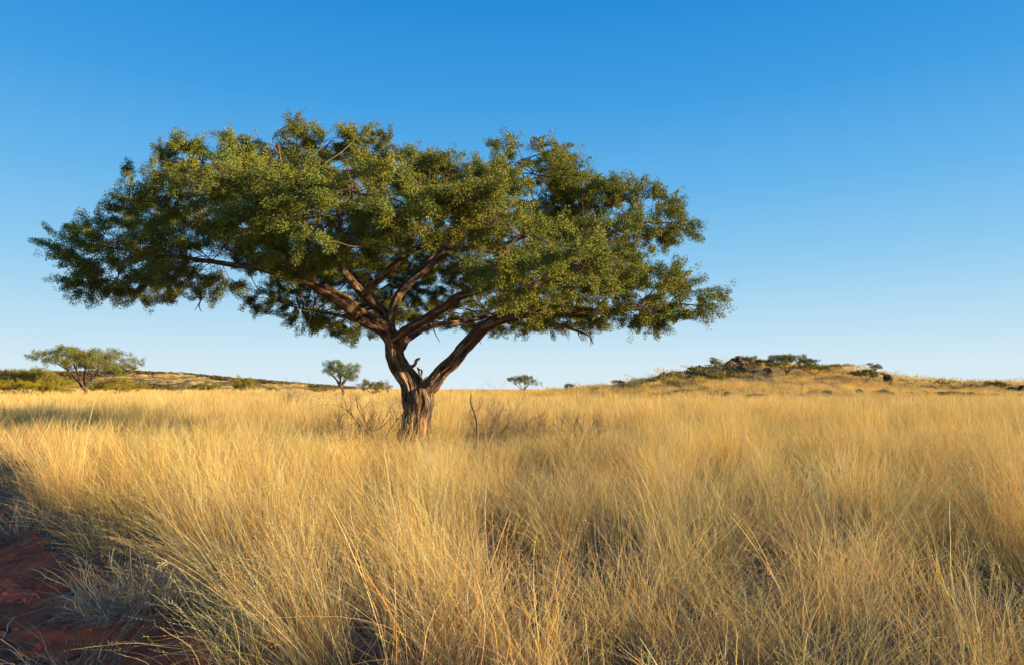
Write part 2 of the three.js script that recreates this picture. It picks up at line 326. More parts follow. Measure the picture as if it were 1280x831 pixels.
// ------------------------------------------------------------------ the big camel thorn
{
  const D = 18, base = at(516, 486, D); base.y = height(base.x, base.z);
  const tree = thing('acacia_tree', 'huge wide spreading acacia with forked brown trunk and dense green crown', 'tree', base);
  const L = (u, v, dz, r) => ({ p: at(u, v, D - dz).sub(base), r });           // dz: metres towards the track
  const limbs = [
    { id: 0, pts: [{ p: V(-.02, -.25, 0), r: .56 }, { p: V(-.0, .08, 0), r: .44 }, { p: V(0, .3, 0), r: .38 }, L(517, 540, 0, .355), L(519, 520, 0, .335), L(521, 500, 0, .34), L(521, 488, 0, .30)] },
    { id: 1, on: 0, pts: [L(519, 512, 0, .26), L(514, 492, .02, .265), L(506, 470, .05, .25), L(498, 449, .1, .235), L(490, 430, .15, .22), L(478, 413, .25, .20), L(462, 400, .5, .19), L(445, 388, .9, .175), L(424, 373, 1.3, .155), L(400, 358, 1.6, .13), L(372, 347, 1.8, .105), L(338, 340, 1.6, .085), L(300, 331, 1.2, .07), L(250, 326, .6, .055), L(190, 318, .1, .04), L(130, 308, -.3, .025)] },
    { id: 2, on: 0, pts: [L(523, 510, 0, .24), L(532, 490, .05, .225), L(546, 470, .15, .20), L(568, 447, .35, .185), L(594, 420, .6, .17), L(620, 402, .8, .155), L(648, 393, .9, .13), L(685, 388, 1.0, .105), L(735, 391, .9, .08), L(790, 386, .6, .06), L(850, 380, .3, .035)] },
    { id: 3, on: 1, pts: [L(490, 432, .1, .17), L(486, 408, -.3, .165), L(474, 388, -.4, .15), L(452, 365, -.2, .13), L(430, 338, .3, .105), L(408, 300, .9, .08), L(385, 262, 1.4, .06), L(350, 225, 1.6, .035)] },
    { id: 4, on: 1, pts: [L(490, 425, 0, .15), L(487, 395, -.2, .15), L(500, 368, -.2, .14), L(525, 342, 0, .125), L(553, 316, .3, .10), L(585, 275, .5, .075), L(625, 235, .4, .055), L(660, 200, .1, .03)] },
    { id: 5, on: 1, pts: [L(492, 424, .3, .14), L(520, 405, .9, .135), L(548, 390, 1.5, .125), L(575, 372, 2.2, .11), L(600, 360, 2.8, .09), L(640, 345, 3.5, .065), L(680, 330, 4, .04)] },
    { id: 6, on: 1, pts: [L(497, 440, -.1, .15), L(508, 425, -.6, .13), L(525, 411, -1.2, .115), L(550, 405, -2.2, .10), L(585, 402, -3.4, .075), L(620, 396, -4.5, .05), L(660, 392, -5.2, .03)] },
    { id: 7, on: 3, pts: [L(455, 367, 0, .115), L(478, 345, .6, .105), L(502, 322, 1.2, .095), L(525, 308, 1.8, .085), L(568, 310, 2.6, .07), L(615, 308, 3.4, .05), L(660, 295, 4.2, .03)] },
    { id: 8, on: 2, pts: [L(620, 402, .8, .12), L(645, 380, .6, .105), L(680, 350, .3, .09), L(720, 318, .2, .075), L(760, 295, .1, .055), L(810, 278, 0, .03)] },
    { id: 9, on: 3, pts: [L(478, 392, -.5, .12), L(465, 372, -1.4, .105), L(440, 350, -2.4, .09), L(430, 300, -2.9, .07), L(415, 240, -2.7, .05), L(400, 195, -2, .03)] },
    { id: 10, on: 1, pts: [L(478, 412, -.1, .11), L(462, 405, -1.4, .10), L(440, 398, -2.8, .08), L(410, 392, -4, .055), L(375, 385, -4.6, .03)] },
    { id: 11, on: 1, pts: [L(400, 358, 1.6, .09), L(370, 330, 2.2, .08), L(335, 300, 2.4, .065), L(295, 265, 2.0, .05), L(250, 230, 1.2, .03)] },
    { id: 12, on: 4, pts: [L(525, 342, 0, .09), L(540, 320, -1, .08), L(545, 285, -2, .065), L(535, 240, -2.3, .05), L(520, 200, -2, .03)] },
    { id: 13, on: 3, pts: [L(430, 338, .3, .085), L(425, 310, 1.4, .075), L(425, 285, 2.8, .06), L(430, 262, 4, .04), L(440, 240, 4.8, .025)] },
    { id: 14, on: 2, dead: true, pts: [L(655, 394, .9, .055), L(675, 402, 1.2, .05), L(700, 408, 1.5, .042), L(722, 413, 1.7, .034), L(738, 421, 1.9, .024), L(742, 430, 1.95, .012)] },
  ];
  const P = (u, v, ru, rv, z, rz, w) => { const d = D - z, c = at(u, v, d).sub(base), s = d / FOCAL; return { c, r: V(ru * s, rv * s, rz), w }; };
  const pads = [
    P(97, 302, 38, 17, -1, 1.3), P(140, 322, 52, 28, -.6, 1.9), P(127, 360, 40, 16, -.4, 1.3, .9), P(175, 345, 50, 30, -.4, 1.8), P(160, 290, 40, 14, -.8, 1.3),
    P(222, 322, 42, 40, 2.0, 1.5), P(198, 235, 30, 22, .4, 1.4), P(205, 270, 40, 26, .3, 1.8), P(262, 215, 56, 24, .2, 2.2), P(325, 207, 52, 22, -.4, 2), P(255, 262, 60, 40, 1.6, 2), P(255, 352, 46, 16, .8, 1.5, .8),
    P(325, 242, 70, 34, 3, 2), P(395, 185, 44, 20, -.5, 2), P(400, 221, 70, 28, -3, 2.2), P(468, 197, 46, 20, -1, 2.2), P(420, 239, 70, 24, 4, 1.8), P(520, 221, 46, 22, -1.5, 2), P(560, 239, 55, 30, .3, 2.2),
    P(335, 292, 60, 34, 3.6, 1.8), P(415, 268, 70, 34, 5.0, 1.8), P(430, 312, 56, 22, 5.2, 1.4, .6), P(490, 254, 62, 34, 4.8, 2), P(525, 285, 56, 24, 5.4, 1.6, .7), P(370, 335, 42, 18, 3.2, 1.4, .8),
    P(645, 209, 46, 20, -.2, 2), P(688, 209, 28, 22, -.6, 1.8), P(690, 242, 48, 30, .4, 2), P(620, 248, 50, 32, 2.4, 2), P(590, 272, 55, 34, 4.6, 2), P(650, 302, 58, 36, 4.8, 2), P(630, 345, 46, 30, 5.0, 1.6), P(690, 345, 62, 34, 4.6, 2), P(655, 380, 36, 16, 4.6, 1.2),
    P(760, 256, 54, 24, -.4, 2), P(810, 266, 38, 26, -.3, 1.7), P(832, 290, 30, 20, 0, 1.5), P(770, 300, 60, 26, .8, 2), P(745, 340, 62, 32, 2.6, 2), P(800, 355, 58, 28, 1.8, 1.8), P(854, 376, 46, 24, .6, 1.6, 1.5), P(815, 388, 54, 22, .6, 1.7, 1.4), P(745, 392, 52, 15, 1.2, 1.5, .8), P(690, 403, 44, 13, -1.2, 1.6, .7),
    P(365, 380, 52, 24, -4.6, 1.7, 1.2), P(435, 402, 50, 20, -5.2, 1.7, 1.2), P(480, 385, 50, 26, -5.6, 1.6, 1.2), P(560, 393, 62, 22, -5.6, 1.7, 1.2), P(635, 398, 54, 18, -5.2, 1.7, 1.1), P(520, 350, 80, 28, -6, 1.5, .7), P(410, 345, 66, 28, -5.2, 1.6, 1.2), P(620, 352, 66, 28, -5.4, 1.6, 1.2), P(540, 300, 76, 34, -4.6, 2, .8), P(700, 300, 60, 34, -3.4, 2, 1), P(340, 325, 50, 26, -3.0, 1.6, .9), P(455, 335, 50, 22, -2.2, 1.4, .5), P(575, 340, 50, 20, -1.6, 1.4, .5), P(460, 290, 60, 26, -3, 1.8, .9), P(690, 370, 50, 20, -1.5, 1.5, .8),
  ];
  const N = grow({ limbs, pads, count: 32000, step: .14, kill: .215, reach: 6, seed: 7, gap: 1.2, cut: -.17, tip: .0065, exponent: 2.25, maxNodes: 30000 });
  console.log('big tree nodes', N.length);
  limbMesh('trunk', limbs[0].pts, 130, tree, bark, .13, 1, .028);
  limbs.slice(1).forEach((l, k) => {
    const inner = l.pts[0].p, pts = l.pts.map(q => ({ p: q.p, r: q.r * (l.id > 2 ? .80 : .93) }));
    for (let i = 1; i < pts.length - 1; i++) { pts[i].p = pts[i].p.clone().add(V(noise(i * 3.1, k * 7.7, 1), noise(i * 2.7, k * 3.3, 9), noise(i * 1.7, k * 5.1, 4)).multiplyScalar(.05)); }
    l.mesh = limbMesh('limb', pts, l.pts[0].r > .2 ? 96 : 28, tree, bark, l.pts[0].r > .2 ? .16 : .14, 3 + k * 5, l.pts[0].r > .2 ? .035 : .06);
  });
  const grown = branchGeo(N, n => n.limb !== undefined);
  part('branches', grown, twigMat, tree, 'stuff');
  // broken snags in the fork, dead twigs under the right limb
  const snag = (pts, on = 2) => limbMesh('snag', pts, 8, limbs[on].mesh, deadWood, .1, 2, .04);
  snag([L(505, 462, .22, .05), L(513, 459, .5, .045), L(519, 455, .6, .04), L(521, 450, .62, .042), L(525, 448, .62, .03)], 1);
  snag([L(522, 485, .1, .035), L(527, 476, .2, .032), L(524, 466, .25, .028), L(522, 459, .25, .022)]);
  snag([L(526, 470, .22, .02), L(527, 463, .25, .024), L(523, 461, .27, .016)]);
  snag([L(525, 480, .18, .022), L(530, 474, .25, .018), L(534, 470, .3, .01)]);
  for (const [on, a, b, c] of [[14, [700, 408, 1.5], [706, 415, 1.5], [711, 425, 1.5]], [14, [722, 413, 1.7], [724, 420, 1.7], [728, 427, 1.7]], [14, [738, 421, 1.9], [739, 427, 1.9], [738, 433, 1.9]], [14, [676, 402, 1.2], [683, 410, 1.2], [685, 418, 1.2]], [5, [540, 400, 1.3], [543, 415, 1.3], [550, 428, 1.35]], [1, [395, 362, 1.6], [391, 385, 1.7], [383, 412, 1.7]], [1, [247, 362, 1], [250, 375, 1], [243, 388, 1]], [1, [252, 372, 1], [248, 383, 1], [252, 390, 1]], [2, [590, 424, .6], [597, 425, .7], [602, 430, .7]]])
    limbMesh('dead_twig', [L(...a, .022), L(...b, .015), L(...c, .006)], 5, limbs[on].mesh, deadWood, 0, 1, .06);
  // bare shoots that poke out of the crown
  { const R = rng(77), g = new Geo(), top = N.filter(n => !n.kids.length && n.limb === undefined); for (const n of top) if (R() < .16) { const o = n.p.clone().sub(N[n.parent].p).normalize(); o.y += .5 * R(); const pts = [n.p.clone()]; for (let k = 0; k < 4; k++) { o.add(V(R() - .5, R() - .4, R() - .5).multiplyScalar(.7)).normalize(); pts.push(pts[k].clone().addScaledVector(o, .09 + .06 * R())); } tube(g, pts, [.008, .007, .006, .005, .003], 3, null, false); }
    part('shoots', g.build(), deadWood, tree, 'stuff'); }
  const R = rng(17), list = [];
  for (const n of N) {
    if (n.limb !== undefined || n.r > .024 || n.depth > 1 || R() < (n.depth ? .42 : .05)) continue;
    const along = n.p.clone().sub(N[n.parent].p).normalize(); along.y = along.y * .55 + (R() - .4) * .3; along.normalize();
    const b = 1 + (R() - .5) * .5, w = (R() - .5) * .5, q = .78 + .45 * R();
    Q.setFromUnitVectors(Z, along).multiply(roll.setFromAxisAngle(Z, (R() - .5) * 1.2 + (R() < .5 ? Math.PI : 0)));
    list.push({ m: new THREE.Matrix4().compose(n.p, Q, V(q, q, q)), c: new THREE.Color(b * (1 + w * .5), b, b * (1 - w)) });
  }
  console.log('branchlets', list.length);
  crown(list, branchlets, tree);
}

// ------------------------------------------------------------------ smaller trees and bushes of the plain
function smallTree({ name = 'acacia_tree', label, category = 'tree', group, pos, H, W, seed, kind = 'umbrella', tint = [1, 1, 1], density = 1, lean = 0, stems = 1, thin = .1, leafScale = 1, bare = false, wood = bark }) {
  if (kind === 'bush') { W *= 1.15; H *= 1.08; }
  const R = rng(seed), t = thing(name, label, category, pos, group), limbs = [], pads = [], k = H / 6;
  const fork = kind === 'bush' ? H * .08 : kind === 'upright' ? H * .36 : H * .2, top = V(lean * H * .5, fork, 0), r0 = kind === 'bush' ? .02 * H : .032 * H;
  const n = kind === 'bush' ? 7 : 7;
  limbs.push({ id: 0, pts: [{ p: V(0, -.3, 0), r: r0 * 1.2 }, { p: V(0, .1, 0), r: r0 }, { p: top.clone().multiplyScalar(.6).add(V((R() - .5) * .1 * H, 0, 0)), r: r0 * .85 }, { p: top, r: r0 * .75 }] });
  for (let i = 0; i < n; i++) {
    const a = (i + R() * .6) / n * 6.283, s = Math.sin(a), c = Math.cos(a), out = W * .5 * (.5 + .3 * R());
    const hy = kind === 'bush' ? H * (.45 + .4 * R()) : H * (.68 + .14 * R());
    limbs.push({ id: i + 1, on: 0, pts: [{ p: top.clone().add(V(0, -.05 * H * R(), 0)), r: r0 * .6 }, { p: top.clone().add(V(s * out * .35, (hy - fork) * .45, c * out * .35)), r: r0 * .42 }, { p: V(top.x + s * out * .75, fork + (hy - fork) * .8, c * out * .75), r: r0 * .26 }, { p: V(top.x + s * out, hy, c * out), r: r0 * .14 }] });
  }
  if (kind === 'umbrella') {
    const m = 20; for (let i = 0; i < m; i++) { const a = i * 2.4 + R(), q = Math.sqrt((i + .3) / m) * .84, x = Math.sin(a) * q * W / 2, z = Math.cos(a) * q * W / 2; pads.push({ c: V(x + top.x * .6, H * (.93 - .34 * q * q - .34 * R() * R()), z), r: V(W * (.09 + .1 * R()), H * (.07 + .08 * R()), W * (.08 + .1 * R())) }); }
  } else if (kind === 'upright') {
    const m = 8; for (let i = 0; i < m; i++) { const a = i * 2.4 + R(), q = .2 + .6 * R(), y = .55 + .38 * i / m; pads.push({ c: V(Math.sin(a) * q * W / 2, H * y, Math.cos(a) * q * W / 2), r: V(W * .2, H * .085, W * .2) }); }
  } else {
    const m = 14; for (let i = 0; i < m; i++) { const a = i * 2.4 + R(), q = Math.sqrt((i + .3) / m) * .74, x = Math.sin(a) * q * W / 2, z = Math.cos(a) * q * W / 2; pads.push({ c: V(x, H * (.62 - .34 * q * q * R() - .18 * R()), z), r: V(W * (.09 + .1 * R()), H * (.13 + .13 * R()), W * (.09 + .1 * R())) }); }
  }
  const N = grow({ limbs, pads, count: Math.round(620 * density), step: .24 * k + .06, kill: .42 * k + .08, reach: 30, seed: seed + 1, tip: .012 * k + .004, exponent: 2.3, maxNodes: 6000 });
  limbMesh('trunk', limbs[0].pts, 12, t, wood, .1, seed, .15);
  for (const l of limbs.slice(1)) limbMesh('limb', l.pts, 8, t, wood, .08, seed + l.id, .2);
  part('branches', branchGeo(N, q => q.limb !== undefined), bare ? deadWood : twigMat, t, 'stuff');
  if (!bare || thin < 1) crown(leaves(N, seed + 2, { per: 3.4, spread: .2 * k + .06, scale: (.42 * k + .18) * leafScale, maxR: .2, tint, vary: .45, thin }), smallSprays, t);
  return t;
}
const G = (u, d) => onGround(u, d);
const PX = (px, d) => px * d / FOCAL;
// left: the acacia with bushes round it
smallTree({ label: 'umbrella acacia with forked orange trunk standing among rounded bushes', pos: G(108, 100), H: PX(54, 100) + 1.7, W: PX(128, 100), seed: 501, tint: [.9, .84, .9], density: 3.4, thin: .04 });
smallTree({ name: 'bushy_tree', label: 'greyish green bushy tree overlapped by the umbrella acacia and a yellow bush', pos: G(40, 112), H: PX(36, 112) + 1.4, W: PX(86, 112), seed: 521, kind: 'bush', tint: [1.1, .95, .8], density: 1.8 });
smallTree({ name: 'bush', label: 'broad yellow green bush at the foot of the umbrella acacia', category: 'bush', pos: G(66, 93), H: PX(24, 93) + .9, W: PX(66, 93), seed: 541, kind: 'bush', tint: [1.6, 1.25, .6], density: 1.6 });
smallTree({ name: 'bush', label: 'olive bush beside the greyish bushy tree, half out of sight', category: 'bush', pos: G(8, 96), H: PX(22, 96) + .9, W: PX(60, 96), seed: 551, kind: 'bush', tint: [1.45, 1.1, .6], density: 1.3 });
smallTree({ name: 'bush', label: 'olive green dome bush under the acacia branches facing the scrubby ridge', category: 'bush', pos: G(150, 104), H: PX(22, 104) + 1.2, W: PX(62, 104), seed: 561, kind: 'bush', tint: [1.4, 1.1, .65], density: 1.5 });
smallTree({ name: 'bush', label: 'low dark bush at the foot of the scrubby ridge', category: 'bush', pos: G(216, 190), H: PX(6, 190) + 1.5, W: PX(34, 190), seed: 571, kind: 'bush', tint: [.7, .7, .8], density: .6 });
smallTree({ name: 'bush', label: 'wide dark green bush between the low dark bush and the round yellowish tree', category: 'bush', pos: G(258, 165), H: PX(13, 165) + 1.5, W: PX(44, 165), seed: 581, kind: 'bush', tint: [.9, .9, .8], density: .8 });
smallTree({ name: 'round_tree', label: 'small round yellowish tree in front of the scrubby ridge', pos: G(307, 150), H: PX(19, 150) + 1.6, W: PX(42, 150), seed: 591, kind: 'bush', tint: [1.45, 1.12, .7], density: 1.5 });
smallTree({ name: 'bush', label: 'tiny olive bush right after the round yellowish tree', category: 'bush', pos: G(342, 170), H: PX(5, 170) + 1.4, W: PX(18, 170), seed: 595, kind: 'bush', tint: [.9, .9, .7], density: .4 });
smallTree({ name: 'bush', label: 'low brown bush under the ridge beside the slender acacia', category: 'bush', pos: G(402, 150), H: PX(5, 150) + 1.5, W: PX(36, 150), seed: 597, kind: 'bush', tint: [1.1, .8, .6], density: .5 });
smallTree({ label: 'slender upright acacia with airy blue green crown', pos: G(430, 84), H: PX(36, 84) + 1.7, W: PX(62, 84), seed: 603, kind: 'upright', tint: [.8, .92, 1.1], density: 1, lean: -.1, thin: .15 });
smallTree({ name: 'bush', label: 'rusty half bare bush between the slender acacia and the big trunk', category: 'bush', pos: G(468, 105), H: PX(18, 105) + 1.4, W: PX(44, 105), seed: 611, kind: 'bush', tint: [1.05, .75, .5], density: 1.1, thin: .4 });
// horizon right of the trunk
smallTree({ label: 'small brownish umbrella tree alone on the flat horizon', pos: G(654, 150), H: PX(17, 150) + 1.7, W: PX(48, 150), seed: 621, tint: [.85, .72, .75], density: .8 });
smallTree({ name: 'bush', label: 'small dark bush on the horizon at the foot of the hill', category: 'bush', pos: G(711, 118), H: PX(6, 118) + 1.0, W: PX(14, 118), seed: 631, kind: 'bush', tint: [.75, .78, .85], density: .4 });
// on the rocky hill
smallTree({ label: 'dense flat topped acacia near the hill top with several stems', pos: G(982, 100), H: PX(29, 100), W: PX(78, 100), seed: 641, tint: [1, .92, .85], density: 2.6, thin: .05 });
smallTree({ label: 'thin half bare acacia spreading beside the dense hill acacia', pos: G(1016, 98), H: PX(20, 98), W: PX(64, 98), seed: 651, tint: [1.1, .9, .7], density: .9, thin: .5 });
smallTree({ label: 'low flat acacia on the lit hill slope near a black boulder', pos: G(1082, 95), H: PX(19, 95), W: PX(50, 95), seed: 661, tint: [.85, .72, .75], density: 1.1, thin: .25 });
smallTree({ name: 'bush', label: 'blue grey upright bush behind the low flat acacia on the slope', category: 'bush', pos: G(1093, 112), H: PX(16, 112), W: PX(18, 112), seed: 671, kind: 'upright', tint: [.95, .92, .95], density: .7 });
smallTree({ name: 'bush', label: 'sparse grey bush sticking up from the shaded hill shoulder', category: 'bush', pos: G(893, 112), H: PX(18, 112), W: PX(20, 112), seed: 681, kind: 'upright', tint: [.95, .95, .95], density: .6, thin: .2 });
smallTree({ name: 'bush', label: 'flat olive bush crowning the orange rocks of the hill top', category: 'bush', pos: G(930, 114), H: PX(16, 114), W: PX(36, 114), seed: 691, kind: 'bush', tint: [1, .95, .8], density: .7 });
smallTree({ name: 'bush', label: 'pale yellow bush low on the shaded hill flank', category: 'bush', pos: G(895, 92), H: PX(17, 92), W: PX(26, 92), seed: 701, kind: 'bush', tint: [1.3, 1.15, .8], density: .8, thin: .15 });
smallTree({ name: 'bush', label: 'flat green bush on the crest between the two hill acacias', category: 'bush', pos: G(1050, 116), H: PX(7, 116), W: PX(34, 116), seed: 711, kind: 'bush', tint: [.9, .95, .8], density: .5 });
smallTree({ name: 'bush', label: 'dark spiky low bush in the grass below the hill slope', category: 'bush', pos: G(1190, 78), H: 1.1, W: 4.6, seed: 721, kind: 'bush', tint: [.9, .7, .6], density: .8, thin: .35 });
smallTree({ name: 'bush', label: 'half bare bush on the low end of the hill crest', category: 'bush', pos: G(1242, 98), H: 1.5, W: 3.6, seed: 731, kind: 'bush', tint: [.85, .7, .7], density: .6, thin: .3 });
smallTree({ name: 'bush', label: 'small dark bush on the crest at the foot of the shaded shoulder', category: 'bush', pos: G(772, 112), H: 1.1, W: 2.4, seed: 741, kind: 'bush', tint: [1, .95, .9], density: .4 });
smallTree({ name: 'bush', label: 'dark rounded bush on the shaded shoulder below the sparse grey bush', category: 'bush', pos: G(868, 110), H: 1.3, W: 2.6, seed: 751, kind: 'bush', tint: [1, .95, .9], density: .6 });

// scrub dotted over the far ridge and the hill, too far off to count
{
  const R = rng(900), list = [];
  for (let k = 0; k < 4400; k++) {
    const u = -150 + R() * 640, d = 345 + R() * 110, p = onGround(u, d), dens = fbm(p.x * .03, p.z * .03, 12, 3) + smooth(390, 425, d) * .35; if (dens < .05 + R() * .25 || u > 330 + R() * 170) continue;
    const s = (.8 + R() * 1.3) * 2.2, b = .6 + R() * .5; Q.setFromEuler(E.set(0, R() * 6.3, 0));
    list.push({ m: new THREE.Matrix4().compose(p.add(V(0, s * .12, 0)), Q, V(s * 1.3, s * .75, s * 1.3)), c: new THREE.Color(b * (.9 + .5 * R()), b * .85, b * .75) });
  }
  for (let k = 0; k < 760; k++) {
    const u = 780 + R() * 520, d = 78 + R() * 40, p = onGround(u, d); if (fbm(p.x * .1, p.z * .1, 17, 3) < .08 + R() * .2) continue;
    const s = .5 + R() * .7, b = .55 + R() * .6; Q.setFromEuler(E.set(0, R() * 6.3, 0));
    list.push({ m: new THREE.Matrix4().compose(p.add(V(0, s * .15, 0)), Q, V(s * 1.4, s * .9, s * 1.4)), c: new THREE.Color(b * (1 + .4 * R()), b * .85, b * .7) });
  }
  for (let k = 0; k < 300; k++) {
    const u = 800 + R() * 142, d = 96 + R() * 20, p = onGround(u, d), s = .35 + R() * R() * 1.5, b = .6 + R() * .6; Q.setFromEuler(E.set(0, R() * 6.3, 0));
    list.push({ m: new THREE.Matrix4().compose(p.add(V(0, s * .2, 0)), Q, V(s * 1.2, s * (.7 + .5 * R()), s * 1.2)), c: new THREE.Color(b * (1 + .4 * R()), b * .85, b * .7) });
  }
  const scrub = new THREE.Group(); scrub.name = 'hillside_scrub'; scrub.userData = { kind: 'stuff', label: 'low dark scrub dotted over the distant ridge and hill', category: 'scrub' }; scene.add(scrub);
  copies('scrub', sprayGeo(310, 90, .5, .22, .12, [.14, .13, .05], .5), foliage, list, scrub);
}

// ------------------------------------------------------------------ rocks on the hill
const rockMats = [[.62, .34, .18], [.30, .21, .15], [.14, .11, .09], [.42, .31, .21]].map(c => new THREE.MeshStandardMaterial({ color: new THREE.Color(...c), roughness: .95, map: barkTint, bumpMap: sandRelief, bumpScale: .05 }));
function boulder(label, pos, w, h, seed, mat, group) {
  const g = new THREE.IcosahedronGeometry(1, 4), p = g.attributes.position;
  for (let k = 0; k < p.count; k++) {
    const x = p.getX(k), y = p.getY(k), z = p.getZ(k), n = 1 + .28 * noise(x * 1.6 + seed, y * 1.6, z * 1.6) + .12 * noise(x * 4 + seed, y * 4, z * 4) - .18 * Math.max(0, noise(x * .9 + seed, y * .9 + 7, z * .9));
    p.setXYZ(k, x * n * w / 2, (y > 0 ? y : y * .6) * n * h, z * n * w * .42);
  }
  g.computeVertexNormals();
  const m = new THREE.Mesh(g, rockMats[mat]); m.name = numbered('boulder'); m.position.copy(pos); m.rotation.y = seed; m.userData = { label, category: 'rock' }; if (group) m.userData.group = group; scene.add(m); return m;
}
boulder('black boulder standing in grass beside the low flat acacia', G(1108, 98), 1.5, 1.35, 1.3, 2);
{
  const R = rng(333);
  for (const [u, d, w, h] of [[912, 110, 2.2, 1.2], [920, 112, 1.8, 1.7], [938, 111, 2.3, 1.3], [946, 108, 1.8, 1.1], [928, 107, 2.0, 1.0], [952, 111, 1.6, .9]]) boulder('orange rock in the outcrop under the flat olive bush on the hill top', G(u, d), w, h, R() * 9, 0, 'rocks of the hill top outcrop');
  for (const [u, d, w, h] of [[925, 102, 1.7, .9], [958, 103, 1.5, .8], [900, 106, 1.6, .8], [884, 108, 1.4, .8], [870, 107, 1.1, .6], [850, 108, 1.2, .6], [910, 98, 1.2, .6], [942, 99, 1.1, .6]]) boulder('brown rock half sunk in the grass of the shaded hill flank', G(u, d), w, h, R() * 9, 1, 'rocks on the shaded hill flank');
  for (const [u, d, w, h] of [[908, 72, 1.6, .55], [938, 71, 1.2, .42], [946, 71, 1.4, .45], [955, 71, 1.2, .4], [1034, 75, 1.6, .42], [1072, 78, 1.0, .45], [1103, 76, 2.2, .6], [1092, 77, 1.4, .5], [1158, 77, 1.2, .45], [1172, 78, 1.2, .5], [1214, 78, 2.4, .5], [1222, 77, 1.6, .45], [1240, 78, 2.4, .4], [1276, 77, 1.5, .5]]) boulder('low flat rock poking out of the pale grass below the hill', G(u, d), w, h + .3, R() * 9, 3, 'low rocks in the grass below the hill');
  for (const [u, d, w, h] of [[1212, 98, 2.2, .8], [1224, 97, 1.6, .7], [1262, 96, 1.9, .8], [1276, 96, 1.8, 1.1], [1180, 100, 1.6, .5], [1190, 100, 1.3, .5]]) boulder('dark rock on the low crest where the hill runs out', G(u, d), w, h, R() * 9, 2, 'dark rocks on the low crest');
}

// ------------------------------------------------------------------ bare bushes and dead sticks near the big trunk
function bareBush(name, label, pos, H, W, seed, stems, r = .012, tint = deadWood, group) {
  const R = rng(seed), t = thing(name, label, 'bush', pos, group), twig = new Geo();
  function twigs(p, d, r, len, lev) {
    const pts = [p.clone()], rs = [r]; let q = p.clone(), dir = d.clone();
    const n = 5; for (let k = 0; k < n; k++) { dir.add(V(R() - .5, (R() - .5) * .8, R() - .5).multiplyScalar(.55)).normalize(); q = q.clone().addScaledVector(dir, len / n); pts.push(q); rs.push(r * (1 - .6 * (k + 1) / n)); if (lev < 3 && k > 0) { const c = lev === 0 ? 2 : 1; for (let m = 0; m < c; m++) if (R() < .8) twigs(q, dir.clone().add(V(R() - .5, (R() - .3), R() - .5).multiplyScalar(1.7)).normalize(), r * .55, len * (.35 + .3 * R()), lev + 1); } }
    if (lev === 0) { const g = new Geo(); tube(g, pts, rs, 6, null, true); part('stem', g.build(), tint, t); } else tube(twig, pts, rs, 3, null, false);
  }
  for (let k = 0; k < stems; k++) { const a = k / stems * 6.283 + R(), o = .3 + .7 * R(); twigs(V(Math.sin(a) * .08, -.05, Math.cos(a) * .08), V(Math.sin(a) * W / 2 * o, H, Math.cos(a) * W / 2 * o).normalize(), r, H * (.75 + .35 * R()), 0); }
  part('twigs', twig.build(), tint, t, 'stuff');
  return t;
}
const greyTwig = new THREE.MeshStandardMaterial({ color: new THREE.Color(.20, .14, .10), roughness: .95 });
bareBush('thorn_bush', 'leafless thorn bush standing against the shaded side of the big trunk', G(478, 18.6), 1.5, 1.7, 41, 6, .016, greyTwig);
bareBush('thorn_bush', 'low tangled bare bush on the sunny side of the big trunk', G(612, 19), .95, 1.9, 43, 15, .010, greyTwig);
bareBush('thorn_bush', 'small twiggy bush alone in pale grass before the round yellowish tree', G(366, 46), 1.5, 3.0, 47, 9, .02, greyTwig);
bareBush('thorn_bush', 'tangled dark twigs low in the grass before the leafless thorn bush', G(438, 18), .85, 2.0, 53, 17, .010, deadWood);
bareBush('thorn_bush', 'low brown twigs in the grass well right of the dead stick', G(662, 19), .8, 1.8, 59, 16, .009, deadWood);
bareBush('thorn_bush', 'low brown twigs in a hollow of the grass facing the hill', G(725, 19.4), .75, 1.7, 61, 15, .009, deadWood);
{ const b = G(596, 17.8), t = thing('dead_stick', 'crooked dark dead stick rising upright from the grass', 'stick', b); const l = (u, v) => ({ p: at(u, v, 17.8).sub(b) }); const pts = [{ p: V(0, -.1, 0), r: .034 }, { ...l(595, 520), r: .03 }, { ...l(592, 511), r: .026 }, { ...l(589, 502), r: .022 }, { ...l(589, 492), r: .014 }]; limbMesh('stick', pts, 7, t, deadWood, .08, 3, .05); limbMesh('side_twig', [{ ...l(593, 514), r: .012 }, { ...l(599, 509), r: .008 }, { ...l(602, 501), r: .004 }], 5, t, deadWood, 0, 1, .04); }
{ const b = G(452, 17.6), t = thing('fallen_branch', 'fallen dark branch with curled leaves lying by the thorn bush', 'branch', b); limbMesh('branch', [{ p: V(-.55, .25, .1), r: .02 }, { p: V(-.2, .33, 0), r: .03 }, { p: V(.2, .42, -.1), r: .034 }, { p: V(.6, .62, -.1), r: .02 }, { p: V(.75, .85, -.15), r: .01 }], 7, t, deadWood, .1, 2, .06); limbMesh('branch', [{ p: V(.1, .4, -.08), r: .018 }, { p: V(0, .6, .1), r: .012 }, { p: V(-.15, .72, .15), r: .006 }], 5, t, deadWood, 0, 1, .06);
  const R = rng(8), g = new Geo(true); for (let k = 0; k < 70; k++) { const f = R(); leaf(g, V(-.5 + f * .9 + (R() - .5) * .25, .28 + f * .3 + (R() - .2) * .3, (R() - .5) * .3), V(R() - .5, R() - .5, R() - .5).normalize(), V(R() - .5, R() - .5, R() - .5).normalize(), .07, .035, [.06, .055, .035]); } part('dry_leaves', g.build(), straw, t, 'stuff'); }

